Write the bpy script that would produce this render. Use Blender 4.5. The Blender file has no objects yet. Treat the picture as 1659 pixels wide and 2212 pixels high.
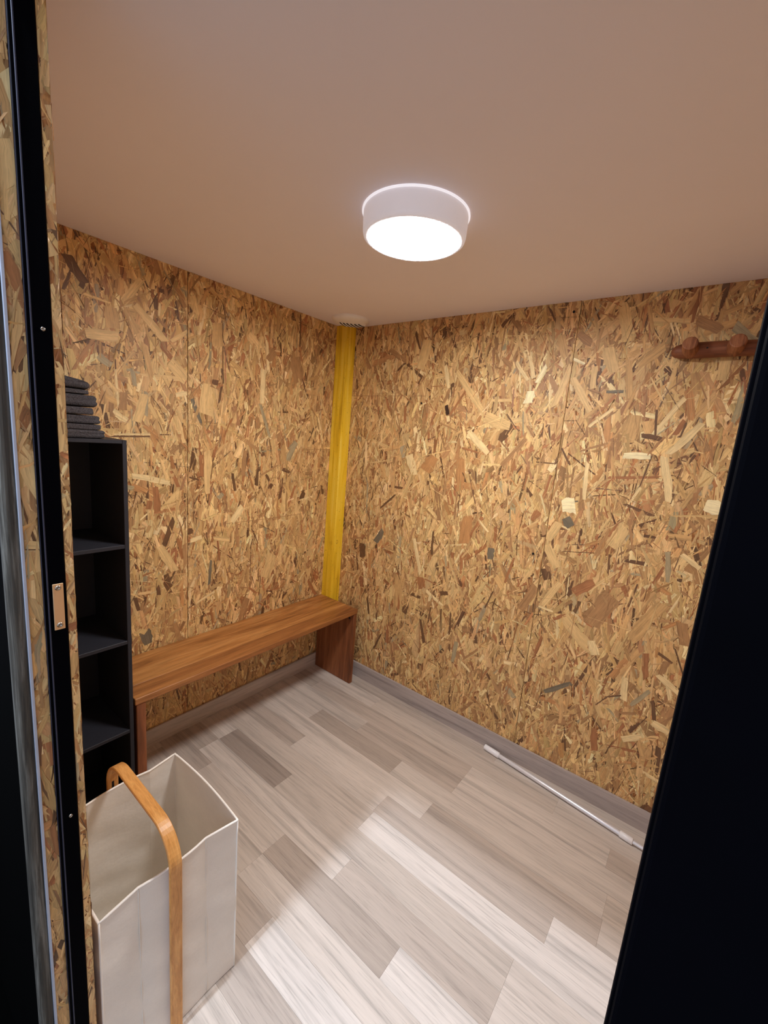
import bpy, bmesh, math, random
import numpy as np
from mathutils import Matrix, Vector

sc = bpy.context.scene
COL = sc.collection
PI = math.pi
random.seed(4)
rng = np.random.default_rng(11)

# ------------------------------------------------------------------ camera
cam = bpy.data.objects.new('camera', bpy.data.cameras.new('camera'))
COL.objects.link(cam)
CAM = (1.8380, -1.8921, 1.4969)
yaw, pitch, roll = 0.6517558, 0.1763042, 0.0831825
fw = Vector((-math.sin(yaw)*math.cos(pitch), math.cos(yaw)*math.cos(pitch), -math.sin(pitch)))
r0 = Vector((math.cos(yaw), math.sin(yaw), 0)); u0 = r0.cross(fw)
rt = math.cos(roll)*r0 + math.sin(roll)*u0
up = -math.sin(roll)*r0 + math.cos(roll)*u0
cam.matrix_world = Matrix(((rt.x, up.x, -fw.x, CAM[0]), (rt.y, up.y, -fw.y, CAM[1]),
                           (rt.z, up.z, -fw.z, CAM[2]), (0, 0, 0, 1)))
cam.data.sensor_fit = 'HORIZONTAL'; cam.data.sensor_width = 36.0
cam.data.lens = 908.2265/1659*36.0
cam.data.clip_start = 0.005
sc.camera = cam

# ------------------------------------------------------------------ light and exposure
LAMP_STRENGTH = 24.0
OUT_POWER = 9.5
sc.view_settings.view_transform = 'Standard'; sc.view_settings.look = 'None'
sc.view_settings.gamma = 1.0; sc.view_settings.use_curve_mapping = False
sc.view_settings.exposure = 2.40
sc.cycles.use_denoising = True
sc.cycles.max_bounces = 12; sc.cycles.diffuse_bounces = 8
sc.cycles.sample_clamp_indirect = 8.0
w = bpy.data.worlds.new('world'); sc.world = w; w.use_nodes = True
w.node_tree.nodes['Background'].inputs[0].default_value = (0.74, 0.82, 1.0, 1)
w.node_tree.nodes['Background'].inputs[1].default_value = 0.22
ld = bpy.data.lights.new('corridor_lamp', 'AREA'); ld.shape = 'DISK'; ld.size = 0.05
ld.energy = OUT_POWER; ld.color = (0.72, 0.84, 1.0)
lo = bpy.data.objects.new('corridor_lamp', ld); COL.objects.link(lo); lo.location = (1.045, -2.10, 2.70)
lo.rotation_euler = (math.radians(25), 0, 0)

# ------------------------------------------------------------------ helpers
def lin(c):
    return tuple((x/255/12.92 if x/255 <= .04045 else ((x/255+.055)/1.055)**2.4) for x in c)

class NT:
    def __init__(s, name, rough=.5, spec=.5, metal=0.0):
        s.m = bpy.data.materials.new(name); s.m.use_nodes = True
        s.t = s.m.node_tree; s.n = s.t.nodes; s.b = s.n['Principled BSDF']
        s.b.inputs['Roughness'].default_value = rough
        s.b.inputs['Specular IOR Level'].default_value = spec
        s.b.inputs['Metallic'].default_value = metal
    def link(s, a, b): s.t.links.new(a, b)
    def node(s, kind, **kw):
        n = s.n.new(kind)
        for k, v in kw.items(): setattr(n, k, v)
        return n
    def obj_coord(s, scale=(1, 1, 1), kind='Object', rand=False, rot=(0, 0, 0)):
        tc = s.node('ShaderNodeTexCoord'); mp = s.node('ShaderNodeMapping')
        mp.inputs['Scale'].default_value = scale; mp.inputs['Rotation'].default_value = rot
        s.link(tc.outputs[kind], mp.inputs['Vector'])
        if rand:
            oi = s.node('ShaderNodeObjectInfo'); ml = s.node('ShaderNodeMath', operation='MULTIPLY')
            s.link(oi.outputs['Random'], ml.inputs[0]); ml.inputs[1].default_value = 71.0
            cb = s.node('ShaderNodeCombineXYZ')
            for i in range(3): s.link(ml.outputs[0], cb.inputs[i])
            s.link(cb.outputs[0], mp.inputs['Location'])
        return mp.outputs['Vector']
    def attr(s, name, out='Vector'):
        a = s.node('ShaderNodeAttribute', attribute_name=name); return a.outputs[out]
    def scalev(s, v, sc_):
        m = s.node('ShaderNodeVectorMath', operation='MULTIPLY'); s.link(v, m.inputs[0])
        m.inputs[1].default_value = sc_; return m.outputs[0]
    def noise(s, vec, scale=1.0, detail=3.0, rough=.55, dist=0.0):
        n = s.node('ShaderNodeTexNoise'); n.inputs['Scale'].default_value = scale
        n.inputs['Detail'].default_value = detail; n.inputs['Roughness'].default_value = rough
        n.inputs['Distortion'].default_value = dist
        s.link(vec, n.inputs['Vector']); return n.outputs['Fac']
    def ramp(s, fac, stops):
        r = s.node('ShaderNodeValToRGB'); e = r.color_ramp.elements
        while len(e) < len(stops): e.new(.5)
        for el, (p, c) in zip(e, stops):
            el.position = p; el.color = tuple(c)[:3]+(1,) if hasattr(c, '__len__') else (c, c, c, 1)
        s.link(fac, r.inputs['Fac']); return r.outputs['Color']
    def mul(s, a, b, fac=1.0, mode='MULTIPLY'):
        m = s.node('ShaderNodeMix', data_type='RGBA', blend_type=mode)
        m.inputs['Factor'].default_value = fac
        for v, i in ((a, 6), (b, 7)):
            if isinstance(v, tuple): m.inputs[i].default_value = v[:3]+(1,)
            else: s.link(v, m.inputs[i])
        return m.outputs[2]
    def mixf(s, a, b, fac):
        o = s.mul(a, b, 1.0, 'MIX'); s.link(fac, o.node.inputs['Factor']); return o
    def base(s, c):
        if isinstance(c, tuple): s.b.inputs['Base Color'].default_value = c[:3]+(1,)
        else: s.link(c, s.b.inputs['Base Color'])
        return s
    def bump(s, h, strength=.3, dist=.002):
        b = s.node('ShaderNodeBump'); b.inputs['Strength'].default_value = strength
        b.inputs['Distance'].default_value = dist; s.link(h, b.inputs['Height'])
        s.link(b.outputs['Normal'], s.b.inputs['Normal']); return s

def mesh_obj(name, bm, mat, parent=None, smooth=False, loc=None):
    me = bpy.data.meshes.new(name); bm.to_mesh(me); bm.free()
    if mat: me.materials.append(mat)
    if smooth:
        for p in me.polygons: p.use_smooth = True
    o = bpy.data.objects.new(name, me); COL.objects.link(o)
    if loc: o.location = loc
    if parent: o.parent = parent
    return o

def box_bm(x0, y0, z0, x1, y1, z1, bevel=0.0, seg=2, bm=None):
    own = bm is None
    b = bmesh.new()
    r = bmesh.ops.create_cube(b, size=1.0)
    for v in b.verts:
        v.co = Vector(((x0+x1)/2+v.co.x*(x1-x0), (y0+y1)/2+v.co.y*(y1-y0), (z0+z1)/2+v.co.z*(z1-z0)))
    if bevel:
        bmesh.ops.bevel(b, geom=list(b.edges), offset=bevel, segments=seg, profile=.5, affect='EDGES')
    if own: return b
    me = bpy.data.meshes.new('tmp'); b.to_mesh(me); b.free(); bm.from_mesh(me); bpy.data.meshes.remove(me)
    return bm

def box(name, a, b, mat, parent=None, bevel=0.0, seg=2):
    """box from corner a to corner b, origin at its centre (parents here never move)"""
    c = [(a[i]+b[i])/2 for i in range(3)]
    h = [abs(b[i]-a[i])/2 for i in range(3)]
    pl = parent.matrix_basis.translation if parent else Vector((0, 0, 0))
    if parent and parent.parent: pl = pl + parent.parent.matrix_basis.translation
    return mesh_obj(name, box_bm(-h[0], -h[1], -h[2], h[0], h[1], h[2], bevel, seg), mat, parent,
                    loc=Vector(c)-pl)

def lathe_bm(prof, n=64, cap_start=False, cap_end=False):
    bm = bmesh.new(); rings = []
    for r, z in prof:
        if r < 1e-6: rings.append([bm.verts.new((0, 0, z))])
        else: rings.append([bm.verts.new((r*math.cos(2*PI*i/n), r*math.sin(2*PI*i/n), z)) for i in range(n)])
    for A, B in zip(rings, rings[1:]):
        for i in range(n):
            j = (i+1) % n
            if len(A) == 1 and len(B) == 1: continue
            if len(A) == 1: bm.faces.new((A[0], B[j], B[i]))
            elif len(B) == 1: bm.faces.new((A[i], A[j], B[0]))
            else: bm.faces.new((A[i], A[j], B[j], B[i]))
    if cap_start and len(rings[0]) > 1: bm.faces.new(rings[0])
    if cap_end and len(rings[-1]) > 1: bm.faces.new(rings[-1])
    bmesh.ops.recalc_face_normals(bm, faces=bm.faces)
    return bm

def sweep_bm(path, rad, n=16, cap=True):
    """tube along a list of points, radius per point"""
    bm = bmesh.new(); rings = []
    P = [Vector(p) for p in path]
    for k, p in enumerate(P):
        t = (P[min(k+1, len(P)-1)]-P[max(k-1, 0)]).normalized()
        a = t.cross(Vector((0, 0, 1)))
        if a.length < .05: a = t.cross(Vector((0, 1, 0)))
        a.normalize(); b = t.cross(a).normalized()
        rr = rad[k] if hasattr(rad, '__len__') else rad
        rings.append([bm.verts.new(p+rr*(math.cos(2*PI*i/n)*a+math.sin(2*PI*i/n)*b)) for i in range(n)])
    for A, B in zip(rings, rings[1:]):
        for i in range(n): bm.faces.new((A[i], A[(i+1) % n], B[(i+1) % n], B[i]))
    if cap: bm.faces.new(rings[0]); bm.faces.new(rings[-1])
    bmesh.ops.recalc_face_normals(bm, faces=bm.faces)
    return bm

def thing(name, label, cat, loc=(0, 0, 0), group=None):
    o = bpy.data.objects.new(name, None); COL.objects.link(o); o.location = loc
    o.empty_display_size = .1
    return tag(o, label, cat, group)

def tag(o, label=None, cat=None, group=None, kind=None):
    if label: o['label'] = label
    if cat: o['category'] = cat
    if group: o['group'] = group
    if kind: o['kind'] = kind
    return o

# ------------------------------------------------------------------ materials
def mat_strand():
    s = NT('osb_strand', .5, .35)
    g = s.attr('grain'); c = s.attr('tint', 'Color'); e = s.attr('edge', 'Fac')
    n1 = s.ramp(s.noise(s.scalev(g, (7, 260, 1)), 1, 3, .6), [(.28, .70), (.5, 1.0), (.75, 1.12)])
    n2 = s.ramp(s.noise(s.scalev(g, (40, 900, 3)), 1, 2, .6), [(.30, .72), (.48, 1.0)])
    n3 = s.ramp(s.noise(s.scalev(g, (25, 60, 2)), 1, 2, .6), [(.2, .82), (.6, 1.04)])
    edge_shade = s.ramp(e, [(.6, 1.0), (1.0, .87)])  # small shadow along the strand edge, painted into the colour
    col = s.mul(s.mul(s.mul(s.mul(c, n1), n2, .8), n3), edge_shade)
    s.base(col); s.bump(n2, .25, .0006)
    return s.m
M_STRAND = mat_strand()

def mat_osb_edge(name='osb_board'):
    s = NT(name, .65, .25)
    v = s.obj_coord((38, 38, 14))
    f = s.noise(v, 1, 5, .7, .8)
    f2 = s.noise(s.obj_coord((160, 160, 30)), 1, 3, .6)
    c = s.ramp(f, [(.28, lin((96, 58, 30))), (.45, lin((150, 96, 54))), (.58, lin((196, 142, 86))), (.75, lin((214, 166, 108)))])
    s.base(s.mul(c, s.ramp(f2, [(.3, .7), (.6, 1.05)]))); s.bump(f, .3, .001)
    return s.m
M_OSB = mat_osb_edge()

def plain(name, rgb, rough=.5, spec=.5, metal=0.0, var=.06, scale=30, bump=0.0):
    s = NT(name, rough, spec, metal)
    f = s.noise(s.obj_coord((scale,)*3), 1, 4, .6)
    s.base(s.mul(lin(rgb), s.ramp(f, [(.25, 1-var), (.75, 1+var)])))
    if bump: s.bump(s.noise(s.obj_coord((scale*12,)*3), 1, 2), bump, .0008)
    return s.m

M_CEIL = plain('ceiling_paint', (240, 235, 240), .7, .25, var=.015, scale=3, bump=.05)
M_BLACK = plain('black_paint', (2, 2, 5), .8, .03, var=.15)
M_BLACK2 = plain('black_outer_surface', (2, 2, 2), .95, .02, var=.2)  # near-black all over, for the outer wall and deck
M_SHELF = plain('black_shelf_board', (41, 41, 47), .55, .25, var=.08)
M_LAMPW = plain('white_lamp_plastic', (226, 222, 228), .4, .4, var=.01)
M_VENT = plain('white_vent_plastic', (240, 238, 234), .5, .4, var=.03)
M_DARK = plain('dark_recess', (38, 33, 30), .8, .1)
M_STEEL = plain('steel_screw', (168, 160, 150), .3, .5, metal=1.0, var=.05)
M_PLATE = plain('brushed_keeper_plate', (226, 186, 140), .45, .5, metal=.7, var=.05)
M_BLACKSCREW = plain('black_screw', (14, 13, 13), .4, .4)
M_RODW = plain('white_plastic_cap', (238, 238, 240), .35, .5, var=.01)
M_RODT = plain('white_lacquered_tube', (222, 222, 226), .18, .6, metal=.25, var=.01)

def mat_glow():
    s = NT('lamp_diffuser', .4, .3); s.base(lin((240, 240, 240)))
    s.b.inputs['Emission Color'].default_value = (1.0, .985, .985, 1)
    s.b.inputs['Emission Strength'].default_value = LAMP_STRENGTH
    return s.m
M_GLOW = mat_glow()

def mat_wood(name, cols, scale, rot=(0, 0, 0), rough=.45, fine=1.0, dist=1.2, spec=.4):
    s = NT(name, rough, spec)
    v = s.obj_coord(scale, rot=rot)
    f = s.noise(v, 1, 5, .62, dist)
    f2 = s.noise(s.obj_coord(tuple(5*q for q in scale), rot=rot), 1, 3, .6, .3)
    c = s.ramp(f, [(.3, lin(cols[0])), (.5, lin(cols[1])), (.7, lin(cols[2]))])
    s.base(s.mul(c, s.ramp(f2, [(.28, 1-.28*fine), (.6, 1.04)])))
    s.bump(f2, .12, .0006)
    return s.m
BR = [(134, 84, 42), (172, 116, 62), (194, 140, 82)]
M_BENCH = mat_wood('brown_bench_seat_wood', BR, (16, 1.6, 16), rough=.4)
M_BENCH_L = mat_wood('brown_bench_leg_wood', [(104, 60, 34), (138, 82, 48), (158, 100, 62)], (16, 16, 1.6), rough=.5)
M_RAIL = mat_wood('red_brown_log', [(96, 52, 30), (126, 74, 46), (144, 92, 60)], (3, 30, 30), rough=.6)
M_PEG = mat_wood('red_brown_peg', [(104, 60, 38), (146, 92, 60), (168, 114, 78)], (60, 8, 8), rough=.6)
M_BAMBOO = mat_wood('bamboo_veneer', [(176, 118, 56), (205, 146, 80), (222, 166, 98)], (10, 60, 10), rough=.38, fine=.5)
M_GREYWOOD = mat_wood('weathered_grey_timber', [(30, 27, 23), (74, 70, 62), (124, 122, 114)], (70, 70, 3.2), rough=.7, fine=1.3)

def mat_yellow():
    s = NT('yellow_painted_batten', .55, .35)
    f = s.noise(s.obj_coord((40, 40, 2.2)), 1, 4, .6, .5)
    c = s.ramp(f, [(.3, lin((204, 160, 30))), (.5, lin((240, 197, 44))), (.72, lin((248, 214, 84)))])
    sp = s.noise(s.obj_coord((110, 110, 90)), 1, 2, .6)
    c = s.mul(c, s.ramp(sp, [(.26, .55), (.34, 1.0)]))
    # a darker knot at a fixed height on the batten
    tc = s.node('ShaderNodeTexCoord'); vd = s.node('ShaderNodeVectorMath', operation='DISTANCE')
    s.link(tc.outputs['Object'], vd.inputs[0]); vd.inputs[1].default_value = (.062, -.055, .826)
    c = s.mul(c, s.ramp(vd.outputs['Value'], [(.010, lin((176, 132, 40))), (.026, (1, 1, 1))]), .8)
    s.base(c); s.bump(f, .2, .001)
    return s.m
M_YELLOW = mat_yellow()

def mat_plank(name, along, tone=None):
    s = NT(name, .42, .42)
    if along == 'x': a, b = (1.1, 26, 26), (9, 230, 230)
    else: a, b = (26, 1.1, 26), (160, 9, 160)
    v = s.obj_coord(a, rand=True); v2 = s.obj_coord(b, rand=True)
    f = s.noise(v, 1, 4, .6, .9); f2 = s.noise(v2, 1, 3, .65, .2)
    g = s.ramp(f, [(.30, .68), (.46, .94), (.62, 1.07), (.8, 1.0)])
    h = s.ramp(f2, [(.30, .70), (.47, 1.0), (.7, 1.04)])
    if tone is None:
        oi = s.node('ShaderNodeObjectInfo'); base = oi.outputs['Color']
    else: base = lin(tone)
    s.base(s.mul(s.mul(base, g), h, .8)); s.bump(f2, .06, .0005)
    return s.m
M_PLANK = mat_plank('grey_beige_laminate', 'x')
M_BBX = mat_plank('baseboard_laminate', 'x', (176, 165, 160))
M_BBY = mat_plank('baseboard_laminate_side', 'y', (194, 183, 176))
M_SUB = plain('floor_underlay', (110, 100, 92), .8, .2)

def mat_cloth():
    s = NT('cream_canvas', .85, .15)
    wv = s.obj_coord((420, 420, 420)); f = s.noise(wv, 1, 2, .6)
    f2 = s.noise(s.obj_coord((9, 9, 14)), 1, 4, .6)
    s.base(s.mul(s.mul(lin((232, 226, 216)), s.ramp(f2, [(.3, .95), (.7, 1.02)])), s.ramp(f, [(.3, .97), (.6, 1.01)])))
    s.bump(f2, .35, .006)
    return s.m
M_CLOTH = mat_cloth()
M_PIPING = plain('cream_piping', (236, 231, 222), .8, .2, var=.02)

def mat_terry():
    s = NT('charcoal_terry', .95, .1)
    f = s.noise(s.obj_coord((260, 260, 260)), 1, 3, .65); f2 = s.noise(s.obj_coord((25, 25, 25)), 1, 3, .6)
    s.base(s.mul(s.mul(lin((74, 71, 74)), s.ramp(f, [(.3, .55), (.7, 1.35)])), s.ramp(f2, [(.3, .85), (.7, 1.12)])))
    s.bump(f, .9, .004)
    return s.m
M_TERRY = mat_terry()

# ------------------------------------------------------------------ room
RX, RY, H = 2.16, -1.67, 2.10

# strands: irregular flat wood flakes pressed in layers on a board
PAL = {'p': (228, 194, 140), 'l': (216, 174, 116), 'm': (199, 153, 97), 'b': (168, 122, 78), 'r': (164, 106, 64),
       'o': (186, 130, 78), 'd': (108, 74, 48), 'g': (164, 143, 110), 'k': (116, 102, 84), 'x': (62, 40, 30), 'w': (240, 216, 170)}
HAND = '''L 1.125 2.013 1.198 1.903 0.028 l
L 1.369 2.021 1.314 1.940 0.029 d
L 1.075 1.958 1.075 1.914 0.017 d
L 1.061 1.945 1.065 1.896 0.010 p
L 1.146 1.908 1.037 1.804 0.031 l
L 1.023 1.728 0.953 1.665 0.050 l
L 0.945 1.868 1.022 1.807 0.017 l
L 0.812 1.931 0.811 1.830 0.053 m
L 1.282 1.706 1.235 1.676 0.028 g
L 1.226 1.664 1.220 1.522 0.009 p
L 1.199 1.586 1.204 1.516 0.029 b
L 1.187 1.670 1.138 1.665 0.009 g
L 1.171 1.680 1.159 1.613 0.017 g
L 1.242 1.421 1.103 1.429 0.007 p
L 1.242 1.413 1.103 1.420 0.006 d
L 1.001 1.597 0.949 1.612 0.019 p
L 0.945 1.620 0.878 1.621 0.035 o
L 0.844 1.673 0.860 1.526 0.069 l
L 0.929 1.591 0.886 1.491 0.017 k
L 0.578 1.606 0.510 1.440 0.017 g
L 0.658 1.811 0.625 1.714 0.016 l
L 0.563 1.785 0.568 1.616 0.027 p
L 0.543 1.824 0.500 1.877 0.037 b
L 0.369 1.875 0.337 1.748 0.077 b
L 0.345 2.092 0.340 1.909 0.010 d
L 1.239 1.506 1.189 1.476 0.025 p
L 1.193 1.580 1.128 1.466 0.009 b
L 1.325 1.773 1.213 1.786 0.038 l
L 1.235 1.883 1.225 1.809 0.045 m
L 0.380 1.391 0.331 1.433 0.028 g
L 1.259 2.049 1.214 1.990 0.029 m
L 1.037 1.768 1.066 1.833 0.011 b
L 0.790 1.657 0.807 1.556 0.011 d
L 1.126 1.582 1.155 1.478 0.033 l
L 0.337 1.428 0.392 1.323 0.034 g
L 0.657 1.379 0.666 1.249 0.025 b
L 0.886 1.353 0.882 1.247 0.024 r
L 0.855 1.367 0.853 1.171 0.032 l
L 0.727 1.265 0.709 1.171 0.016 d
L 1.177 1.260 1.027 1.225 0.024 p
L 1.020 1.276 0.989 1.205 0.016 r
L 1.087 1.203 1.083 1.102 0.030 r
L 1.111 1.154 1.118 1.118 0.023 r
L 1.112 1.105 1.153 1.071 0.007 p
L 1.009 1.069 1.048 0.962 0.023 d
L 0.936 1.011 0.933 0.986 0.020 d
L 0.936 0.952 0.880 0.965 0.022 p
L 0.821 0.950 0.736 0.930 0.022 l
L 0.505 0.930 0.499 0.900 0.037 r
L 0.832 0.842 0.842 0.719 0.014 k
L 0.691 0.762 0.763 0.673 0.011 b
L 0.772 0.691 0.907 0.639 0.012 p
L 1.072 0.946 1.004 0.819 0.036 l
L 1.141 0.575 1.127 0.508 0.045 k
L 1.176 0.739 1.163 0.676 0.016 d
L 0.467 0.817 0.510 0.691 0.062 l
L 0.626 0.586 0.659 0.480 0.039 b
L 0.197 0.595 0.123 0.482 0.020 r
L 0.619 0.650 0.563 0.603 0.011 r
L 0.794 1.161 0.779 1.146 0.035 g
L 0.666 1.094 0.721 1.018 0.038 p
L 0.532 1.254 0.507 1.215 0.015 d
L 0.896 1.234 0.943 1.249 0.007 d
L 0.459 1.300 0.567 1.247 0.011 b
L 0.126 1.177 0.110 1.122 0.016 d
B 0.704 1.871 0.734 1.759 0.020 p
B 0.751 1.783 0.758 1.766 0.020 d
B 0.739 1.752 0.713 1.688 0.017 b
B 0.732 1.678 0.746 1.632 0.020 x
B 0.746 1.625 0.754 1.597 0.020 p
B 0.828 1.745 0.755 1.625 0.010 r
B 0.777 1.834 0.932 1.652 0.031 l
B 0.691 1.594 0.813 1.553 0.009 b
B 0.876 1.553 0.980 1.464 0.032 p
B 0.950 1.632 1.076 1.591 0.052 l
B 1.119 1.899 1.153 1.795 0.018 p
B 1.063 1.877 1.128 1.795 0.015 p
B 1.037 2.014 1.091 1.913 0.012 l
B 1.064 1.920 1.031 1.822 0.011 b
B 1.163 2.027 1.093 1.943 0.008 l
B 0.997 1.893 1.047 1.853 0.021 b
B 1.128 1.657 1.142 1.556 0.008 g
B 1.141 1.745 1.166 1.733 0.007 k
B 1.141 1.705 1.166 1.705 0.006 k
B 1.157 1.544 1.053 1.403 0.024 b
B 0.583 1.989 0.554 1.854 0.055 l
B 0.342 1.967 0.456 1.902 0.026 b
B 0.404 1.851 0.457 1.894 0.011 d
B 0.530 1.417 0.580 1.313 0.046 p
B 0.695 1.417 0.642 1.336 0.067 o
B 0.846 1.417 0.858 1.266 0.048 o
B 0.879 1.290 0.964 1.295 0.032 o
B 0.932 1.369 0.943 1.313 0.008 d
B 1.219 1.811 1.267 1.734 0.023 b
B 0.847 1.474 0.935 1.460 0.010 r
B 1.304 1.839 1.259 1.709 0.012 l
B 0.466 1.185 0.371 1.095 0.011 d
B 0.505 2.044 0.542 1.956 0.012 d
B 0.482 1.669 0.483 1.577 0.015 r
B 0.987 1.519 1.038 1.616 0.010 l
B 1.433 1.915 1.469 1.816 0.044 l
B 1.396 1.845 1.400 1.755 0.022 l
B 1.452 1.744 1.525 1.747 0.012 k
B 1.565 2.002 1.682 1.986 0.017 l
B 1.459 2.066 1.494 1.938 0.043 l
B 1.546 2.056 1.577 1.952 0.013 m
B 1.621 1.909 1.544 1.840 0.039 m
B 1.511 1.863 1.534 1.723 0.024 m
B 1.315 1.802 1.403 1.664 0.024 l
B 1.302 1.849 1.256 1.684 0.031 l
B 1.490 1.683 1.407 1.606 0.012 p
B 1.710 1.719 1.649 1.608 0.018 p
B 1.776 1.635 1.695 1.520 0.025 p
B 1.632 1.681 1.645 1.575 0.008 d
B 1.596 1.583 1.669 1.572 0.018 d
B 1.555 1.502 1.647 1.505 0.025 w
B 1.521 1.556 1.389 1.505 0.008 b
B 1.513 1.411 1.687 1.433 0.010 r
B 1.685 1.503 1.722 1.361 0.027 p
B 1.835 1.352 1.884 1.344 0.053 w
B 1.355 1.266 1.407 1.275 0.062 w
B 1.386 1.294 1.415 1.298 0.007 k
B 1.426 1.460 1.436 1.311 0.017 p
B 1.383 1.755 1.423 1.741 0.011 b
B 1.804 1.779 1.803 1.869 0.032 l
B 1.810 1.962 1.880 1.902 0.030 g
B 1.723 1.643 1.702 1.590 0.017 r
B 1.594 1.797 1.645 1.713 0.007 l
B 1.728 1.814 1.778 1.715 0.005 b
B 1.717 1.755 1.744 1.649 0.025 o
B 1.565 1.653 1.557 1.553 0.055 m
B 1.315 1.511 1.357 1.447 0.008 d
B 1.706 1.991 1.782 1.946 0.033 b
B 1.825 2.025 1.772 2.003 0.020 m
B 1.311 1.973 1.367 1.930 0.030 b
B 0.396 0.962 0.349 0.882 0.038 k
B 0.733 1.027 0.738 0.905 0.013 d
B 0.784 0.971 0.747 0.907 0.010 b
B 1.063 1.012 1.062 0.961 0.033 k
B 1.038 0.970 1.051 0.906 0.011 d
B 0.922 1.144 0.915 1.008 0.059 o
B 1.070 1.121 1.073 1.043 0.016 r
B 0.977 1.139 1.038 1.086 0.011 p
B 1.180 0.997 1.150 0.860 0.012 r
B 1.014 0.859 1.003 0.826 0.009 d
B 1.374 1.220 1.403 1.187 0.037 k
B 1.321 0.978 1.344 0.930 0.039 d
B 1.298 0.889 1.242 0.758 0.038 b
B 1.394 0.930 1.330 0.802 0.030 l
B 0.726 0.697 0.832 0.648 0.018 p
B 0.812 0.707 0.859 0.721 0.023 d
B 0.321 0.539 0.343 0.434 0.014 d
B 0.709 0.523 0.747 0.399 0.018 d
B 0.454 0.351 0.404 0.229 0.011 d
B 0.831 0.623 0.842 0.494 0.011 d
B 0.888 0.626 0.895 0.498 0.010 d
B 0.940 0.482 0.929 0.362 0.024 g
B 1.057 0.479 0.985 0.393 0.010 b
B 1.508 0.499 1.401 0.407 0.021 k
B 1.227 0.356 1.276 0.317 0.025 g
B 0.681 0.759 0.698 0.697 0.048 r
B 0.758 0.894 0.725 0.788 0.042 l
B 0.969 0.387 1.033 0.348 0.014 p
B 0.466 1.185 0.371 1.095 0.009 d
B 0.620 0.959 0.679 0.775 0.021 p
B 1.099 0.801 1.067 0.701 0.007 d
B 0.536 0.736 0.550 0.512 0.061 m
B 1.600 0.929 1.534 0.783 0.081 b
B 1.599 1.035 1.511 0.928 0.012 l
B 1.527 0.971 1.450 0.903 0.041 r
B 1.447 0.962 1.436 0.878 0.010 d
B 1.438 0.783 1.587 0.663 0.047 l
B 1.554 0.724 1.582 0.661 0.036 p
B 1.752 0.737 1.769 0.630 0.022 r
B 1.782 0.962 1.690 0.769 0.044 m
B 1.792 0.759 1.840 0.736 0.011 d
B 1.843 0.905 1.867 0.819 0.037 b
B 1.654 0.591 1.693 0.687 0.025 o
B 1.647 0.500 1.702 0.533 0.006 d
B 1.790 0.595 1.738 0.504 0.015 g
B 1.804 0.569 1.823 0.488 0.013 d
B 1.821 0.468 1.882 0.455 0.032 p
B 1.709 0.456 1.763 0.480 0.010 b
B 1.627 0.337 1.642 0.238 0.026 r
B 1.803 0.670 1.882 0.625 0.024 p
B 1.839 0.796 1.883 0.699 0.006 d
B 1.670 1.203 1.709 1.203 0.011 d
B 1.563 1.131 1.601 1.225 0.048 l
B 1.614 1.239 1.647 1.127 0.010 b
B 1.790 1.295 1.823 1.258 0.012 b
B 1.800 1.158 1.864 1.118 0.018 p
B 1.754 1.158 1.774 1.042 0.018 g
B 1.822 0.248 1.880 0.237 0.017 p
B 1.732 0.346 1.793 0.393 0.028 p
B 1.612 0.504 1.650 0.405 0.036 l
B 1.700 0.611 1.710 0.517 0.026 p
B 1.474 0.823 1.442 0.674 0.034 m
B 1.475 1.009 1.476 0.830 0.003 b
B 1.474 0.823 1.473 0.630 0.003 b
B 1.473 0.630 1.467 0.571 0.003 d
L 0.749 1.014 0.531 1.013 0.003 b
L 0.531 1.013 0.291 1.018 0.003 b
L 0.260 1.390 0.064 1.394 0.003 b
B 0.075 1.719 0.378 1.721 0.003 b
B 0.378 1.721 0.605 1.722 0.003 b
L 0.787 1.945 0.783 1.690 0.005 d
B 0.969 1.706 1.067 1.707 0.014 l
B 1.243 1.974 1.274 1.886 0.033 m
B 1.147 1.750 1.142 1.694 0.039 w
B 1.201 1.852 1.168 1.780 0.017 w
B 1.303 1.877 1.357 1.852 0.011 w
B 1.331 1.949 1.314 1.916 0.018 l
B 1.317 1.111 1.354 1.197 0.036 l
B 0.880 0.893 0.919 0.979 0.011 p
B 1.317 1.088 1.375 0.995 0.039 l
B 1.386 0.794 1.320 0.800 0.010 p
L 0.072 1.029 0.220 1.111 0.014 m
L 1.096 1.657 1.122 1.779 0.022 m'''
BOOST = 1.16
def desat(c, f=.07):
    c = c*np.array([.97, 1.02, .95])
    return c*(1-f)+f*(c@np.array([.2126, .7152, .0722]))[:, None]
hand = {'L': [], 'B': []}
for ln in HAND.split('\n'):
    q = ln.split(); hand[q[0]].append(tuple(map(float, q[1:6]))+(q[6],))

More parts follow.
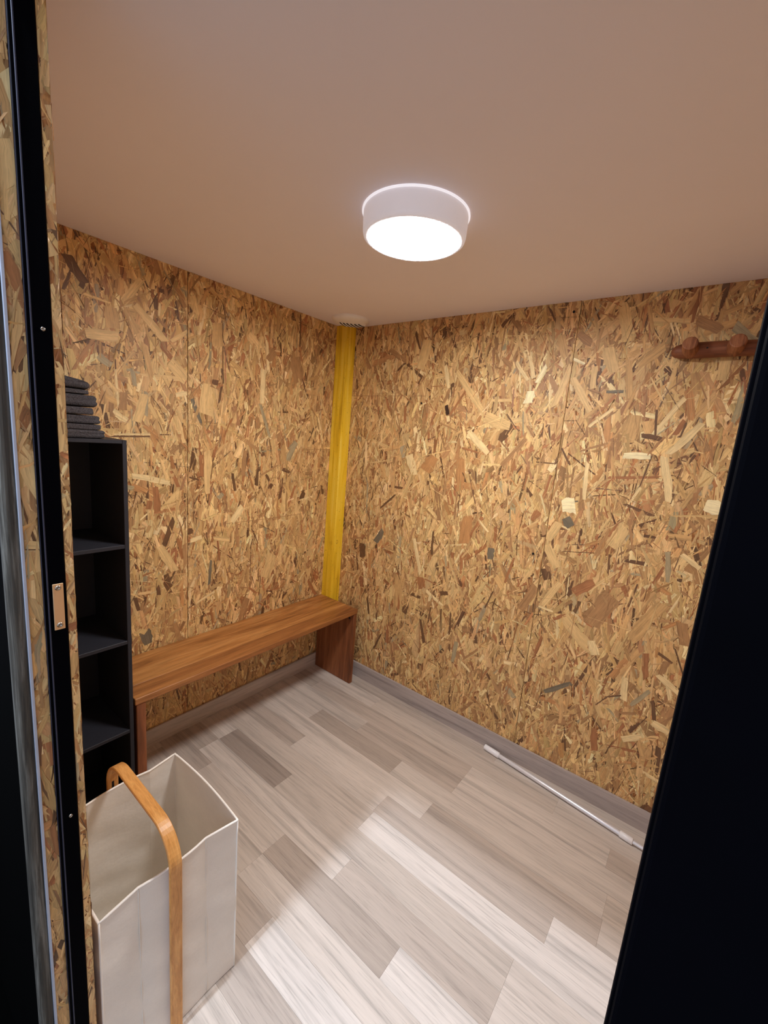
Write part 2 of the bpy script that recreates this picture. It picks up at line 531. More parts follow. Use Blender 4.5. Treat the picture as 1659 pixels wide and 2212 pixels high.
def strand_mesh(name, place, u0, u1, z0, z1, density, parent, extra=(), big=1.0, seed=0):
    """place(u, z, d) -> xyz arrays; flakes clipped to the board u0..u1 x z0..z1"""
    R = np.random.default_rng(seed)
    n = int(density*(u1-u0)*(z1-z0))
    cu = R.uniform(u0-.01, u1+.01, n); cz = R.uniform(z0-.01, z1+.01, n)
    kind = R.random(n)
    L = np.clip(R.lognormal(math.log(.082), .42, n), .02, .19)*big
    Wd = np.clip(R.lognormal(math.log(.0125), .55, n), .003, .045)*big
    sl = kind < .34                                   # narrow slivers
    Wd[sl] = R.uniform(.0016, .0055, sl.sum())*big
    Wd = np.minimum(Wd, L*.6)
    ang = R.normal(0, .36, n)                         # from the vertical
    cross = R.random(n) < .24
    ang[cross] = R.uniform(-PI/2, PI/2, cross.sum())
    keys = list('plmborgd'); pr = np.array([.055, .30, .36, .15, .04, .06, .012, .036])
    ki = R.choice(len(keys), n, p=pr/pr.sum())
    ki[sl & (R.random(n) < .22)] = 7  # shadowed gaps between strands put in as dark slivers
    pal = desat(np.array([lin(PAL[k]) for k in keys]))*BOOST
    col = pal[ki]*R.normal(1, .11, (n, 1))*(1+R.normal(0, .025, (n, 3)))
    dep = R.uniform(.0002, .0016, n)
    tilt = R.normal(0, .0003, n); tiltl = R.normal(0, .0003, n)
    if extra:
        ex = [e for e in extra if u0-.01 <= (e[0]+e[2])/2 <= u1+.01 and z0 <= (e[1]+e[3])/2 <= z1]
        if ex:
            E = np.array([e[:5] for e in ex]); m = len(ex)
            cu = np.r_[cu, (E[:, 0]+E[:, 2])/2]; cz = np.r_[cz, (E[:, 1]+E[:, 3])/2]
            du, dz = E[:, 2]-E[:, 0], E[:, 3]-E[:, 1]
            L = np.r_[L, np.hypot(du, dz)]; Wd = np.r_[Wd, E[:, 4]]
            ang = np.r_[ang, np.arctan2(du, dz)]
            col = np.r_[col, desat(np.array([lin(PAL[e[5]]) for e in ex]))*BOOST]
            dep = np.r_[dep, R.uniform(.0017, .0022, m)]
            tilt = np.r_[tilt, np.zeros(m)]; tiltl = np.r_[tiltl, np.zeros(m)]
            n += m
    S = 6
    t = np.linspace(-.5, .5, S)[None, :]
    jl = R.normal(0, .012, (n, 2)); bow = R.normal(0, .06, n)
    tap = R.uniform(.72, 1.0, (n, 2))
    U = np.zeros((n, S, 2)); V = np.zeros((n, S, 2))
    for side, sg in ((0, -1), (1, 1)):
        tt = np.repeat(t, n, 0).copy()
        tt[:, 0] += R.normal(0, .05, n); tt[:, -1] += R.normal(0, .05, n)
        wv = np.where(tt < 0, 1-(1-tap[:, :1])*(-2*tt)**2, 1-(1-tap[:, 1:])*(2*tt)**2)
        U[:, :, side] = tt*L[:, None]
        V[:, :, side] = sg*.5*Wd[:, None]*wv*(1+R.normal(0, .10, (n, S)))+bow[:, None]*Wd[:, None]*np.cos(PI*tt)
    sa, ca = np.sin(ang)[:, None, None], np.cos(ang)[:, None, None]
    PU = np.clip(cu[:, None, None]+U*sa+V*ca, u0, u1)
    PZ = np.clip(cz[:, None, None]+U*ca-V*sa, z0, z1)
    D = dep[:, None, None]+tilt[:, None, None]*np.sign(V)+tiltl[:, None, None]*(2*t[:, :, None])
    D = np.maximum(D, .0001)
    X = place(PU.ravel(), PZ.ravel(), D.ravel())
    nv = n*S*2
    me = bpy.data.meshes.new(name); me.vertices.add(nv)
    me.vertices.foreach_set('co', X.astype(np.float32).ravel())
    base = (np.arange(n)*S*2)[:, None, None]
    k = np.arange(S-1)[None, :, None]*2
    quad = base+k+np.array([0, 1, 3, 2])[None, None, :]
    nq = n*(S-1)
    me.loops.add(nq*4); me.loops.foreach_set('vertex_index', quad.astype(np.int32).ravel())
    me.polygons.add(nq); me.polygons.foreach_set('loop_start', (np.arange(nq)*4).astype(np.int32))
    me.polygons.foreach_set('loop_total', np.full(nq, 4, np.int32))
    a = me.attributes.new('tint', 'FLOAT_COLOR', 'POINT')
    cc = np.ones((n, S*2, 4), np.float32); cc[:, :, :3] = np.clip(col, 0.003, .95)[:, None, :]
    a.data.foreach_set('color', cc.ravel())
    a = me.attributes.new('grain', 'FLOAT_VECTOR', 'POINT')
    gg = np.zeros((n, S, 2, 3), np.float32); gg[..., 0] = U; gg[..., 1] = V
    gg[..., 2] = (R.random(n)*90)[:, None, None]; gg[..., 0] += (R.random(n)*9)[:, None, None]
    a.data.foreach_set('vector', gg.ravel())
    a = me.attributes.new('edge', 'FLOAT', 'POINT')
    ee = np.zeros((n, S, 2), np.float32); ee[:, :, 1] = 1.0
    a.data.foreach_set('value', ee.ravel())
    me.update(calc_edges=True)
    me.materials.append(M_STRAND)
    o = bpy.data.objects.new(name, me); COL.objects.link(o)
    # outward winding
    o.parent = parent
    o.matrix_parent_inverse = Matrix.Identity(4)
    o['kind'] = 'stuff'
    return o

def place_L(u, z, d): return np.stack([d, -u, z], 1)
def place_B(u, z, d): return np.stack([u, -d, z], 1)
def place_R(u, z, d): return np.stack([RX-d, -u, z], 1)
def place_F(u, z, d): return np.stack([u, RY+d, z], 1)

T = .012
def wall(name, a, b):
    o = box(name, a, b, M_DARK); o.location = (0, 0, 0)
    # keep coordinates absolute so that parts can be placed in room coordinates
    c = Vector([(a[i]+b[i])/2 for i in range(3)])
    o.data.transform(Matrix.Translation(c))
    o['kind'] = 'structure'
    return o

def absbox(name, a, b, mat, parent, bevel=0.0, seg=2):
    return mesh_obj(name, box_bm(a[0], a[1], a[2], b[0], b[1], b[2], bevel, seg), mat, parent)

G = .0009
# left wall: two boards meeting in an upright joint
wl = wall('wall_left', (-.06, RY-.06, 0), (-T, .012, H))
for i, (u0, u1) in enumerate([(0, .948), (.948, -RY)]):
    p = absbox('osb_panel', (-T, -u1+G, 0), (0, -u0-G, H), M_OSB, wl)
    strand_mesh('strand', place_L, u0+G, u1-G, 0, H, 5200, p, hand['L'], seed=20+i)
# back wall
wb = wall('wall_back', (-.06, T, 0), (RX+.06, .06, H))
panels_b = []
for i, (u0, u1) in enumerate([(0, 1.306), (1.306, RX)]):
    p = absbox('osb_panel', (u0+G, 0, 0), (u1-G, T, H), M_OSB, wb); panels_b.append(p)
    strand_mesh('strand', place_B, u0+G, u1-G, 0, H, 5200, p, hand['B'], seed=30+i)
for (x, z, i) in [(.582, 1.685, 0), (1.281, 2.06, 0), (1.262, 1.033, 0)]:
    s_ = mesh_obj('screw', lathe_bm([(0, .0012), (.003, .0012), (.0045, .0024), (.0052, .0024), (.0052, 0)], 16), M_BLACKSCREW, panels_b[i])
    s_.location = (x, -.001, z); s_.rotation_euler = (PI/2, 0, 0); s_['label'] = 'black countersunk screw head'
# right wall, out of view beyond the sliding door
wr = wall('wall_right', (RX+T, RY-.06, 0), (RX+.06, 0, H))
p = absbox('osb_panel', (RX, RY, 0), (RX+T, 0, H), M_OSB, wr)
strand_mesh('strand', place_R, 0, -RY, 0, H, 2600, p, seed=40)
# front wall with the doorway
DX0, DX1, DH = 1.03, 1.86, 2.065
wf = wall('wall_front', (-.06, RY-.067, 0), (DX0-.012, RY-T, H))
box_bm(DX1, RY-.03, 0, RX+.06, RY-T, H)
hd = bmesh.new(); hd.from_mesh(wf.data)
box_bm(DX1+.01, RY-.014, 0, RX+.06, RY-T, H, bm=hd)
box_bm(DX0-.012, RY-.040, DH+.012, RX+.06, RY-T, H, bm=hd)
hd.to_mesh(wf.data); hd.free()
for i, (u0, u1, z0, z1) in enumerate([(0, DX0, 0, H), (DX0, DX1, DH, H), (DX1, RX, 0, H)]):
    p = absbox('osb_panel', (u0+G, RY-T, z0), (u1-(G if u1 != DX0 else 0), RY, z1), M_OSB, wf)
    if i == 0: front_panel = p
    strand_mesh('strand', place_F, u0+G, u1-(.004 if i == 0 else G), z0, z1, 2200, p, seed=50+i)
# outer reveal of the doorway: OSB liner, seen close up at the left
def place_J(u, z, d): return np.stack([DX0-.007+d, -u, z], 1)
p = absbox('osb_panel', (DX0-.018, -1.7315, 0), (DX0-.007, -1.7125, DH), M_OSB, wf)
strand_mesh('strand', place_J, 1.7125, 1.7315, 0, DH, 14000, p, seed=60)
def place_K(u, z, d): return np.stack([DX0+d*.25, -u, z], 1)
strand_mesh('strand', place_K, 1.6702, 1.6818, 0, DH, 26000, front_panel, big=.6, seed=61)

# ceiling
ce = wall('ceiling', (-.06, RY-.067, H), (RX+.06, .06, H+.05)); ce.data.materials[0] = M_CEIL

# floor: underlay and single laminate strips
fl = wall('floor', (-.06, RY-.067, -.06), (RX+.06, .06, -.008)); fl.data.materials[0] = M_SUB
TONE = {'v': (212, 204, 196), 'l': (203, 193, 183), 'n': (196, 185, 174), 'm': (184, 172, 161), 'd': (173, 161, 150), 'k': (160, 148, 138)}
rows = [([1.25], 'ml'), ([.553, 1.555], 'lnl'), ([.18, 1.185, 1.777], 'dmlm'), ([.625, 1.185], 'lml'), ([.379, .92, 1.803], 'ldln'),
        ([.06, 1.153, 1.806], 'nlml'), ([.47, .99, 1.679], 'mlmv'), ([.055, .996], 'nnv'), ([.189, .609, 1.622], 'lknl'),
        ([.187, 1.059, 1.622], 'mlml'), ([.30, .81, 1.347], 'mndv'), ([.05, .81, 1.5], 'lnlm'), ([.45, 1.0], 'mmv'),
        ([.2, .75, 1.6], 'lmml'), ([.6, 1.3], 'mnl'), ([.3, 1.1], 'lml'), ([.9, 1.7], 'mln')]
P0, PW = .086, .1005
for r, (js, tn) in enumerate(rows):
    ya = 0.0 if r == 0 else -(P0+PW*(r-1)); yb = max(-(P0+PW*r), RY-.06)
    xs = [0.0]+js+[RX]
    for x0, x1, t in zip(xs, xs[1:], tn):
        o = box('plank', (x0+.0001, yb+.0001, -.008), (x1-.0001, ya-.0001, 0), M_PLANK, fl, .0003, 1)
        q_ = random.uniform(.985, 1.015); c = [v*q_ for v in TONE[t]]
        o.color = lin(c)+(1,)
        if yb <= RY-.059: break
# dark deck outside the doorway
absbox('deck', (-2.6, -4.2, -.06), (4.4, RY-.067, -.012), M_BLACK2, fl)

# baseboards
def baseboard(name, a, b, mat, axis):
    o = wall(name, a, b); o.data.materials[0] = mat
    bm = bmesh.new(); bm.from_mesh(o.data)
    es = [e for e in bm.edges if all(v.co.z > .05 for v in e.verts)]
    bmesh.ops.bevel(bm, geom=es, offset=.002, segments=2, affect='EDGES'); bm.to_mesh(o.data); bm.free()
    return o
BH = .086
baseboard('baseboard_left', (0.0024, RY, 0), (.014, -.014, BH), M_BBY, 'y')
baseboard('baseboard_back', (0.0024, -.014, 0), (RX, -.0024, BH+.006), M_BBX, 'x')

# ------------------------------------------------------------------ doorway trim and sliding door
fr = wall('trim_1', (DX0-.010, -1.7115, 0), (DX0+.0015, -1.6835, DH)); fr.data.materials[0] = M_BLACK
M_EDGE_LIT = plain('black_edge_lit_tone', (52, 52, 66), .5, .3, var=.08)  # light on the black bar edge painted as a lighter grey
bm = bmesh.new(); q = [(DX0-.0068, -1.7122), (DX0+.0015, -1.7055), (DX0+.0015, -1.7118), (DX0-.0068, -1.7124)]
q = [(DX0-.0068, -1.7122), (DX0-.0068, -1.7060), (DX0+.0022, -1.7060), (DX0+.0022, -1.7075), (DX0-.0035, -1.7122)]
lo_ = [bm.verts.new((x, y, 0)) for x, y in q]; hi_ = [bm.verts.new((x, y, DH)) for x, y in q]
for i in range(5): bm.faces.new((lo_[i], lo_[(i+1) % 5], hi_[(i+1) % 5], hi_[i]))
bm.faces.new(lo_); bm.faces.new(hi_); bmesh.ops.recalc_face_normals(bm, faces=bm.faces)
mesh_obj('chamfered_edge', bm, M_EDGE_LIT, fr)['label'] = 'chamfered black edge, lit tone painted grey'
fr.name = 'trim_1'; fr['label'] = 'black steel door jamb bar'
kp = mesh_obj('keeper_plate', box_bm(DX0+.0015, -1.7012, 1.139, DX0+.0032, -1.6865, 1.2185, .0008, 2), M_PLATE, fr)
kp['label'] = 'tan metal keeper plate'
def jamb_screw(z, r=.0042, parent=kp, x=DX0+.0030, m=M_STEEL, y=-1.694):
    bm = lathe_bm([(0, .0004), (r*.35, .0004), (r*.35, .0014), (r*.8, .0018), (r, .0010), (r, 0)], 18)
    o = mesh_obj('screw', bm, m, parent, True); o.location = (x, y, z); o.rotation_euler = (0, PI/2, 0)
    return o
jamb_screw(1.2115); jamb_screw(1.147)
jamb_screw(1.611, .003, fr, DX0+.0015); jamb_screw(.776, .003, fr, DX0+.0015)
# lintel of the same bar
ltl = wall('trim_2', (DX0-.010, -1.7115, DH), (2.9, -1.6835, DH+.02)); ltl.data.materials[0] = M_BLACK
# grey weathered corner board outside, rounded at the doorway
gt = mesh_obj('trim_3', box_bm(.999, -1.7560, -.01, DX0-.003, -1.7318, DH, .0105, 5), M_GREYWOOD); gt['kind'] = 'structure'
gt['label'] = 'weathered grey corner board'
mesh_obj('edge_strip', box_bm(DX0-.0060, -1.7362, 0, DX0-.0014, -1.7317, DH-.002, .001, 2), plain('painted_edge_highlight', (176, 184, 200), .45, .4, metal=.2), gt)['label'] = 'pale strip painted as the lit board edge'  # added strip: the board edge highlight is put into its pale colour
ow = wall('wall_outer', (-2.6, -1.752, -.01), (.9985, -1.7375, 3.0)); ow.data.materials[0] = M_BLACK2
om = bmesh.new(); om.from_mesh(ow.data)
box_bm(1.0, -1.752, DH+.022, 4.4, -1.7375, 3.0, bm=om); box_bm(2.72, -1.752, -.01, 4.4, -1.7375, DH+.022, bm=om)
om.to_mesh(ow.data); om.free()

dr = thing('sliding_door', 'black flush sliding door leaf, slid open along the right side of the doorway', 'door', (1.8435, -1.6995, .004))
bm = box_bm(0, -.0125, 0, .86, .0125, DH-.008, .002, 2)
mesh_obj('door_leaf', bm, M_BLACK, dr)
mesh_obj('edge_strip', box_bm(-.0012, -.009, .01, .0005, .009, DH-.02, .0004, 1), M_BLACK, dr)

# ------------------------------------------------------------------ yellow post
yp = mesh_obj('corner_post', box_bm(.0024, -.076, 0, .088, -.0024, H-.001, .003, 2), M_YELLOW)
tag(yp, 'yellow painted square wooden post standing in the far corner of the room', 'post')
hole = mesh_obj('knot', lathe_bm([(0, 0), (.006, 0), (.0085, .0008), (.0085, 0)], 16), plain('knot_wood', (150, 104, 26), .7), yp)
hole.location = (.0878, -.052, .835); hole.rotation_euler = (0, PI/2, 0); hole.scale = (1.5, .8, 1); hole['label'] = 'brownish oval knot'

# ------------------------------------------------------------------ ceiling lamp
LX, LY = 1.077, -.862
lamp = thing('ceiling_lamp', 'round white ceiling lamp with a glowing flat diffuser, lit', 'lamp', (LX, LY, H))
M_RING = plain('glowing_ceiling_ring', (226, 222, 228), .4, .4, var=.01)
M_RING.node_tree.nodes['Principled BSDF'].inputs['Emission Color'].default_value = (.94, .94, 1.0, 1)
M_RING.node_tree.nodes['Principled BSDF'].inputs['Emission Strength'].default_value = .12
mesh_obj('base_ring', lathe_bm([(.1, 0), (.1475, 0), (.1480, -.0025), (.1455, -.004), (.1, -.004)], 96), M_RING, lamp, True)
M_HOUSE = plain('glowing_opal_housing', (226, 222, 228), .4, .4, var=.01)
M_HOUSE.node_tree.nodes['Principled BSDF'].inputs['Emission Color'].default_value = (.98, .95, 1.0, 1)
M_HOUSE.node_tree.nodes['Principled BSDF'].inputs['Emission Strength'].default_value = .045
mesh_obj('housing', lathe_bm([(.1435, -.004), (.1432, -.030), (.1422, -.052), (.1400, -.0600), (.1355, -.0635), (.1295, -.0640), (.1295, -.056)], 96), M_HOUSE, lamp, True)
mesh_obj('diffuser', lathe_bm([(.1293, -.056), (.1293, -.0634), (.12, -.0637), (.06, -.0638), (0, -.0638)], 96), M_GLOW, lamp, True)

# ------------------------------------------------------------------ ventilation valve
VX, VY, VR = .178, -.152, .098
vent = thing('air_vent', 'round white ventilation grille on the ceiling above the yellow post', 'vent', (VX, VY, H))
def dome(r): return -(.006+.024*math.sqrt(max(0, 1-(r/VR*1.0)**2)))
prof = [(VR, 0), (VR, -.005)]+[(VR*math.cos(a), dome(VR*math.cos(a))) for a in np.linspace(.05, PI/2-.001, 14)]+[(0, dome(0))]
mesh_obj('cap', lathe_bm(prof, 64), M_VENT, vent, True)
dirv = Vector((-.60, .80, 0)).normalized(); sidev = Vector((dirv.y, -dirv.x, 0))
dl = Vector((-.31, .95, 0)).normalized()
for k in range(6):
    so = -.046+.0195*k
    for nm, off, rr, mm in (('slot', 0.0, .0031, M_DARK), ('louvre', .0092, .0026, M_VENT)):
        pts = []
        for t_ in np.linspace(-.030+.004*abs(k-2), .046, 11):
            q = dl*t_+sidev*(so+off+1.6*t_*t_)
            if q.length > VR*.93: break
            pts.append((q.x, q.y, dome(q.length)-(.0002 if nm == 'slot' else .0008)))
        mesh_obj(nm, sweep_bm(pts, rr, 8), mm, vent, True)

# ------------------------------------------------------------------ coat rail
rail = thing('coat_rail', 'red brown wooden log rail with stubby round pegs on the back wall', 'coat rack', (1.645, -.030, 1.879))
pts = [(0.002, 0, 0), (.006, 0, 0), (.014, 0, -.001), (.03, 0, 0)]+[(x, 0, .002*math.sin(x*9)) for x in np.linspace(.06, .48, 10)]
rad = [.006, .014, .020, .0245]+[.0255+.0012*math.sin(x*17) for x in np.linspace(.06, .48, 10)]
mesh_obj('log', sweep_bm(pts, rad, 24), M_RAIL, rail, True)
for (x, tx) in [(.058, .0), (.178, .006), (.298, 0), (.418, -.004)]:
    pts = [(x, .0, -.002), (x+tx*.4, -.03, .002), (x+tx, -.064, .010), (x+tx, -.070, .0115), (x+tx, -.072, .012)]
    mesh_obj('peg', sweep_bm(pts, [.024, .0245, .0235, .0225, .0195], 24), M_PEG, rail, False)
n_ = mesh_obj('knot', lathe_bm([(0, .001), (.003, .001), (.0034, 0)], 12), M_BLACKSCREW, rail); n_.location = (.105, -.0258, .003); n_.rotation_euler = (PI/2, 0, 0)

# ------------------------------------------------------------------ bench
bench = thing('bench', 'long low brown wooden bench with slab legs along the left wall', 'bench', (.0, -.08, 0))
BY = -.08
def bpart(name, a, b, mat, bev=.004):
    return mesh_obj(name, box_bm(a[0], a[1]-BY, a[2], b[0], b[1]-BY, b[2], bev, 3), mat, bench, False)
ST, SB = .477, .450
bpart('seat_board', (.006, -1.309, SB), (.2295, -.0795, ST), M_BENCH, .0015)
M_BENCH2 = mat_wood('darker_brown_seat_wood', [(118, 70, 36), (152, 98, 52), (174, 118, 66)], (15, 1.3, 15), rough=.42)
sb2 = bpart('seat_board', (.2299, -1.309, SB), (.322, -.0795, ST), M_BENCH2, .0035)
bpart('leg', (.016, -.1085, 0), (.319, -.0815, SB-.0003), M_BENCH_L)
bpart('leg', (.016, -1.304, 0), (.319, -1.270, SB-.0003), M_BENCH_L)
d_ = mesh_obj('screw', lathe_bm([(0, .003), (.005, .003), (.0075, .0015), (.0075, 0)], 18), M_BLACKSCREW, bench, True)
d_.location = (.285, -.1087-BY, .418); d_.rotation_euler = (PI/2, 0, 0); d_['label'] = 'black screw cap'

# ------------------------------------------------------------------ shelf unit
SX, SY0, SY1 = .32, -1.3145, -1.662
sh = thing('cube_shelf', 'tall narrow black open shelf of four cubes against the left wall', 'shelf', (.16, (SY0+SY1)/2, 0))
def spart(name, a, b, bev=.0012):
    return mesh_obj(name, box_bm(a[0]-.16, a[1]-(SY0+SY1)/2, a[2], b[0]-.16, b[1]-(SY0+SY1)/2, b[2], bev, 1), M_SHELF, sh)
tw = .0135
X0 = .0155
spart('side_panel', (X0, SY0-tw, 0), (SX, SY0, 1.4170))
spart('side_panel', (X0, SY1, 0), (SX, SY1+tw, 1.4170))
spart('top_panel', (X0, SY1+tw, 1.405), (SX, SY0-tw, 1.4170))
for z in (1.066, .716, .364):
    spart('shelf_board', (X0+.006, SY1+tw, z-.013), (SX, SY0-tw, z))
spart('bottom_panel', (X0, SY1+tw, .006), (SX, SY0-tw, .019))
spart('back_panel', (X0, SY1+tw, .019), (X0+.005, SY0-tw, 1.405), 0)

# ------------------------------------------------------------------ towels
def towel_bm(w, d, h, fold, seed):
    """folded towel: rounded slab with a fold crease on its front and right faces"""
    bm = bmesh.new(); R = random.Random(seed)
    NU, NV = 44, 14
    ph = [R.uniform(0, 6.28) for _ in range(6)]
    # superellipsoid-like grid around the vertical axis
    rings = []
    for j in range(NV+1):
        v = -PI/2+PI*j/NV
        zz = math.copysign(abs(math.sin(v))**.85, math.sin(v)); cv = max(0.0, math.cos(v))**.55
        ring = []
        for i in range(NU):
            a = 2*PI*i/NU; c, s = math.cos(a), math.sin(a)
            x = math.copysign(abs(c)**.24, c); y = math.copysign(abs(s)**.24, s)
            ins = h*.42*(1-cv)
            if fold: ins += h*.16*math.exp(-((zz-.12)/.16)**2)
            wob = 1+.012*math.sin(3*a+ph[0])+.008*math.sin(5*a+ph[1])+.006*math.sin(2.5*zz+ph[4])
            zf = max(-1, min(1, zz*(1-.07*abs(math.sin(1.5*a+ph[2])))))
            ring.append(bm.verts.new((x*(d/2-ins)*wob, y*(w/2-ins)*wob, h/2*zf)))
        rings.append(ring)
    for A, B in zip(rings, rings[1:]):
        for i in range(NU): bm.faces.new((A[i], A[(i+1) % NU], B[(i+1) % NU], B[i]))
    bm.faces.new(rings[0]); bm.faces.new(rings[-1])
    bmesh.ops.recalc_face_normals(bm, faces=bm.faces)
    return bm
tl = [  # z0, z1, right edge y, label
 (1.4174, 1.4435, -1.377, 'charcoal folded towel at the very bottom of the stack, on the black shelf'),
 (1.4435, 1.4605, -1.379, 'thin charcoal folded towel, second from the bottom of the stack'),
 (1.4605, 1.4880, -1.384, 'charcoal folded towel, third from the bottom of the stack'),
 (1.4880, 1.5115, -1.398, 'short charcoal folded towel, fourth from the bottom, set back from its neighbours'),
 (1.5115, 1.5500, -1.392, 'thickest charcoal folded towel, third from the top, bulging out to the right'),
 (1.5500, 1.5640, -1.406, 'thinnest charcoal folded towel, second from the top of the stack'),
 (1.5640, 1.6120, -1.406, 'charcoal folded towel on the very top, doubled over with a slanting upper side')]
for i, (z0, z1, yr, lb) in enumerate(tl):
    w_ = .262-.006*i
    o = mesh_obj('towel', towel_bm(w_, .25-.006*(i % 3), (z1-z0)-.0004, (z1-z0) > .026, 70+i), M_TERRY, None, True,
                 loc=(.186-.004*i, yr+.012-w_/2, (z0+z1)/2))
    o.rotation_euler = (0, 0, math.radians([1, -2, 2, -1, 2, -2, 3][i]))
    if i == 6:                                       # top towel: flap with a slope down to the right
        for v in o.data.vertices:
            if v.co.z > 0: v.co.z -= .020*max(0, min(1, (v.co.y+.03)/.13))
    tag(o, lb, 'towel', 'charcoal towels stacked on the shelf')

# ------------------------------------------------------------------ laundry hamper
HX0, HX1, HY0, HY1, HZ = .682, 1.019, -1.655, -1.338, .481
hm = thing('laundry_hamper', 'cream canvas laundry hamper with an arched bamboo handle beside the doorway', 'hamper',
           ((HX0+HX1)/2, (HY0+HY1)/2, 0))
cx, cy = (HX0+HX1)/2, (HY0+HY1)/2
def outline(h):
    """plan of the bag at height fraction h: long sides pulled in between folds, short sides bowed out"""
    k = h
    L = []
    fo = .0135*k
    def seg(p, q, bow, n, skip_last=True):
        for i in range(n):
            t = i/n
            nx, ny = (q[1]-p[1]), -(q[0]-p[0]); l = math.hypot(nx, ny)
            b = bow*math.sin(PI*t)
            L.append((p[0]+(q[0]-p[0])*t+nx/l*b, p[1]+(q[1]-p[1])*t+ny/l*b))
    a = [(HX1, HY1), (HX1-fo, HY1-.080), (HX1-fo*.45, (HY0+HY1)/2), (HX1-fo, HY0+.080), (HX1, HY0),
         (HX0, HY0), (HX0+fo, HY0+.080), (HX0+fo*.45, (HY0+HY1)/2), (HX0+fo, HY1-.080), (HX0, HY1)]
    bows = [.0, .002*k, .002*k, 0, .006*k, 0, .002*k, .002*k, 0, .008*k]
    ns = [6, 6, 6, 6, 14, 6, 6, 6, 6, 14]
    for i in range(10):
        seg(a[i], a[(i+1) % 10], -bows[i], ns[i])
    return L
o0 = outline(1.0)
# orientation check so that positive bow means outward
area = sum(o0[i][0]*o0[(i+1) % len(o0)][1]-o0[(i+1) % len(o0)][0]*o0[i][1] for i in range(len(o0)))
def bag_bm():
    bm = bmesh.new(); rings = []
    NH = 26
    thick = .0022
    for inner in (0, 1):
        hs = range(NH+1) if not inner else range(NH, -1, -1)
        for j in hs:
            f = j/NH; z = .002+f*(HZ-.002)+(0 if not inner else (.004 if j == 0 else 0))
            ring = []
            pts_ = outline(.25+.75*f)
            for i, (x, y) in enumerate(pts_):
                dx, dy = x-cx, y-cy
                wr = 0.0012*math.sin(31*y+17*z*3)*math.sin(23*z+9*x)+.0019*math.sin(44*z+30*(x+y)+2*math.sin(9*z))*math.sin(14*z+6*y)
                edge = min(1.0, 4*f*(1-f)+.15)
                px, py = abs(abs(dx)-(HX1-HX0)/2), abs(abs(dy)-(HY1-HY0)/2)
                wr *= edge
                sx = math.copysign(1, dx) if px < py else 0; sy = math.copysign(1, dy) if py <= px else 0
                q = (wr-thick*inner)
                zx = 0.0
                if j == NH: zx = 0.0
                ring.append(bm.verts.new((dx+sx*q, dy+sy*q, z+zx)))
            rings.append(ring)
    n = len(rings[0])
    for A, B in zip(rings, rings[1:]):
        for i in range(n): bm.faces.new((A[i], A[(i+1) % n], B[(i+1) % n], B[i]))
    bm.faces.new(rings[0]); bm.faces.new(rings[-1])
    bmesh.ops.recalc_face_normals(bm, faces=bm.faces)
    return bm
bag = mesh_obj('bag', bag_bm(), M_CLOTH, hm, True)
bag.data.set_sharp_from_angle(angle=math.radians(9))
rim = [(x-cx, y-cy, HZ) for x, y in outline(1.0)]; rim += rim[:2]
mesh_obj('rim_piping', sweep_bm(rim, .0030, 8, cap=False), M_PIPING, hm, True)
for (x, y) in [(HX1, HY1), (HX1, HY0), (HX0, HY1), (HX0, HY0)]:
    mesh_obj('corner_piping', sweep_bm([(x-cx, y-cy, z) for z in np.linspace(.002, HZ, 12)], .0022, 8), M_PIPING, hm, True)
# stitched fold lines on the long sides
for sgn, X in ((1, HX1), (-1, HX0)):
    for yy in (HY1-.080, HY0+.080):
        pts = []
        for f in np.linspace(0.01, 1, 14):
            fo = .0135*(.25+.75*f)
            pts.append((X-sgn*(fo-.0004)-cx, yy-cy, .002+f*(HZ-.004)))
        mesh_obj('fold_seam', sweep_bm(pts, .0012, 6), M_CLOTH, hm, True)
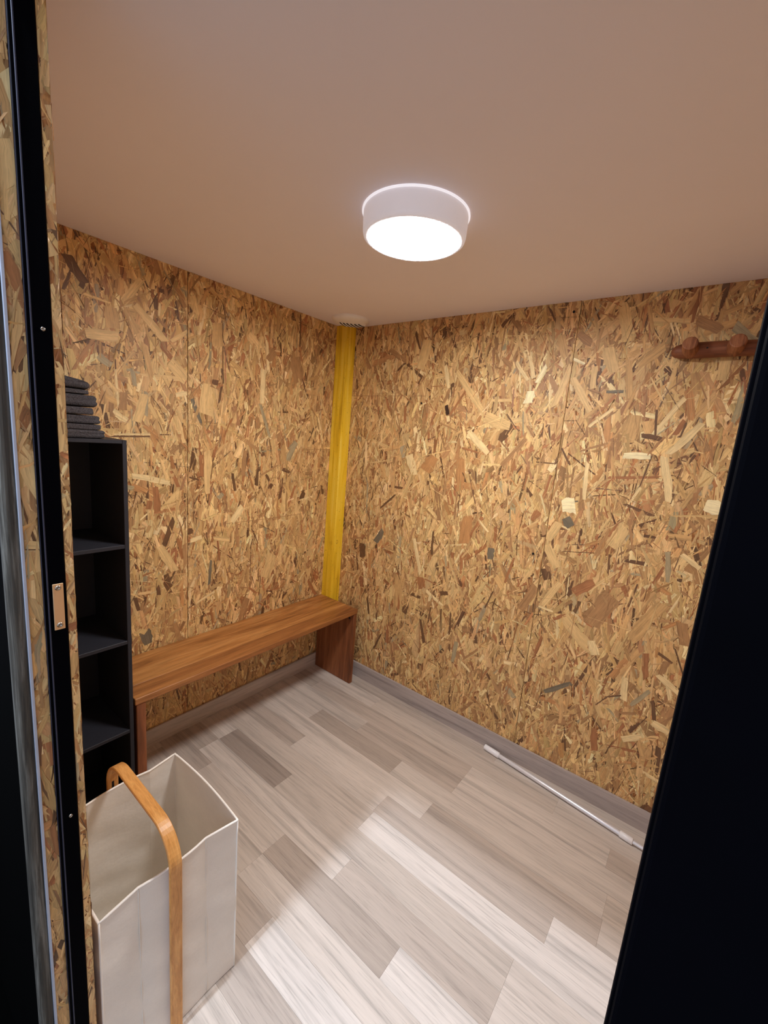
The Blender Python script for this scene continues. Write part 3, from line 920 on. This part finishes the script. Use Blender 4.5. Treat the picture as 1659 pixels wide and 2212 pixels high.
# bent bamboo band: wide 28 mm, thick 8 mm, outside the bag on both long sides
HWY, HTH, R_ = .014, .008, .085
XA, XB, ZT = HX0-.0150-.002, HX1+.0150+.002, .577
HC_Y = -1.506
path = [(XB, .0)]+[(XB, z) for z in np.linspace(.02, ZT-R_, 8)]
path += [(XB-R_+R_*math.cos(a), ZT-R_+R_*math.sin(a)) for a in np.linspace(0, PI/2, 14)[1:]]
path += [(x, ZT) for x in np.linspace(XB-R_, XA+R_, 6)[1:]]
path += [(XA+R_-R_*math.sin(a), ZT-R_+R_*math.cos(a)) for a in np.linspace(0, PI/2, 14)[1:]]
path += [(XA, z) for z in np.linspace(ZT-R_, 0.0, 8)[1:]]
bm = bmesh.new(); rings = []
for i, (x, z) in enumerate(path):
    x0, z0 = path[max(i-1, 0)]; x1, z1 = path[min(i+1, len(path)-1)]
    tx, tz = x1-x0, z1-z0; l = math.hypot(tx, tz); nx, nz = tz/l, -tx/l    # outward normal
    e = .0015
    sec = [(0, -HWY+e), (0, HWY-e), (-e, HWY), (-HTH+e, HWY), (-HTH, HWY-e), (-HTH, -HWY+e), (-HTH+e, -HWY), (-e, -HWY)]
    rings.append([bm.verts.new((x+nx*a-cx, HC_Y+b-cy, max(0.0005, z+nz*a))) for a, b in sec])
for A, B in zip(rings, rings[1:]):
    for i in range(8): bm.faces.new((A[i], A[(i+1) % 8], B[(i+1) % 8], B[i]))
bm.faces.new(rings[0]); bm.faces.new(rings[-1]); bmesh.ops.recalc_face_normals(bm, faces=bm.faces)
mesh_obj('handle', bm, M_BAMBOO, hm, False)['label'] = 'arched bamboo handle band'
sl_ = mesh_obj('handle_slot', box_bm(XA+HTH-.0006-cx, HC_Y-.003-cy, .455, XA+HTH+.0004-cx, HC_Y+.003-cy, .492, .0004, 1), M_DARK, hm)
sl_['label'] = 'dark slot in the handle leg'

# ------------------------------------------------------------------ telescopic rod on the floor
A_, B_ = Vector((1.177, -.0335, 0)), Vector((2.06, -.1345, 0))
rod = thing('curtain_rod', 'white telescopic curtain rod with plastic end caps lying along the back baseboard', 'rod', A_)
d = (B_-A_).normalized(); ln = (B_-A_).length
def rp(name, s0, s1, r, mat, rounded=False):
    zc = .0135
    pts = [A_+d*s0, A_+d*(s0+.002), A_+d*(s1-.002), A_+d*s1]
    pts = [(q.x-A_.x, q.y-A_.y, zc) for q in pts]
    rad = [r*.86, r, r, r*.86] if rounded else [r]*4
    return mesh_obj(name, sweep_bm(pts, rad, 24), mat, rod, True)
rp('end_cap', 0, .080, .0135, M_RODW, True)
rp('tube', .079, .628, .0098, M_RODT)
rp('collar', .620, .668, .0128, M_RODW, True)
rp('inner_tube', .66, ln-.075, .0078, M_RODT)
rp('end_cap', ln-.08, ln, .0135, M_RODW, True)
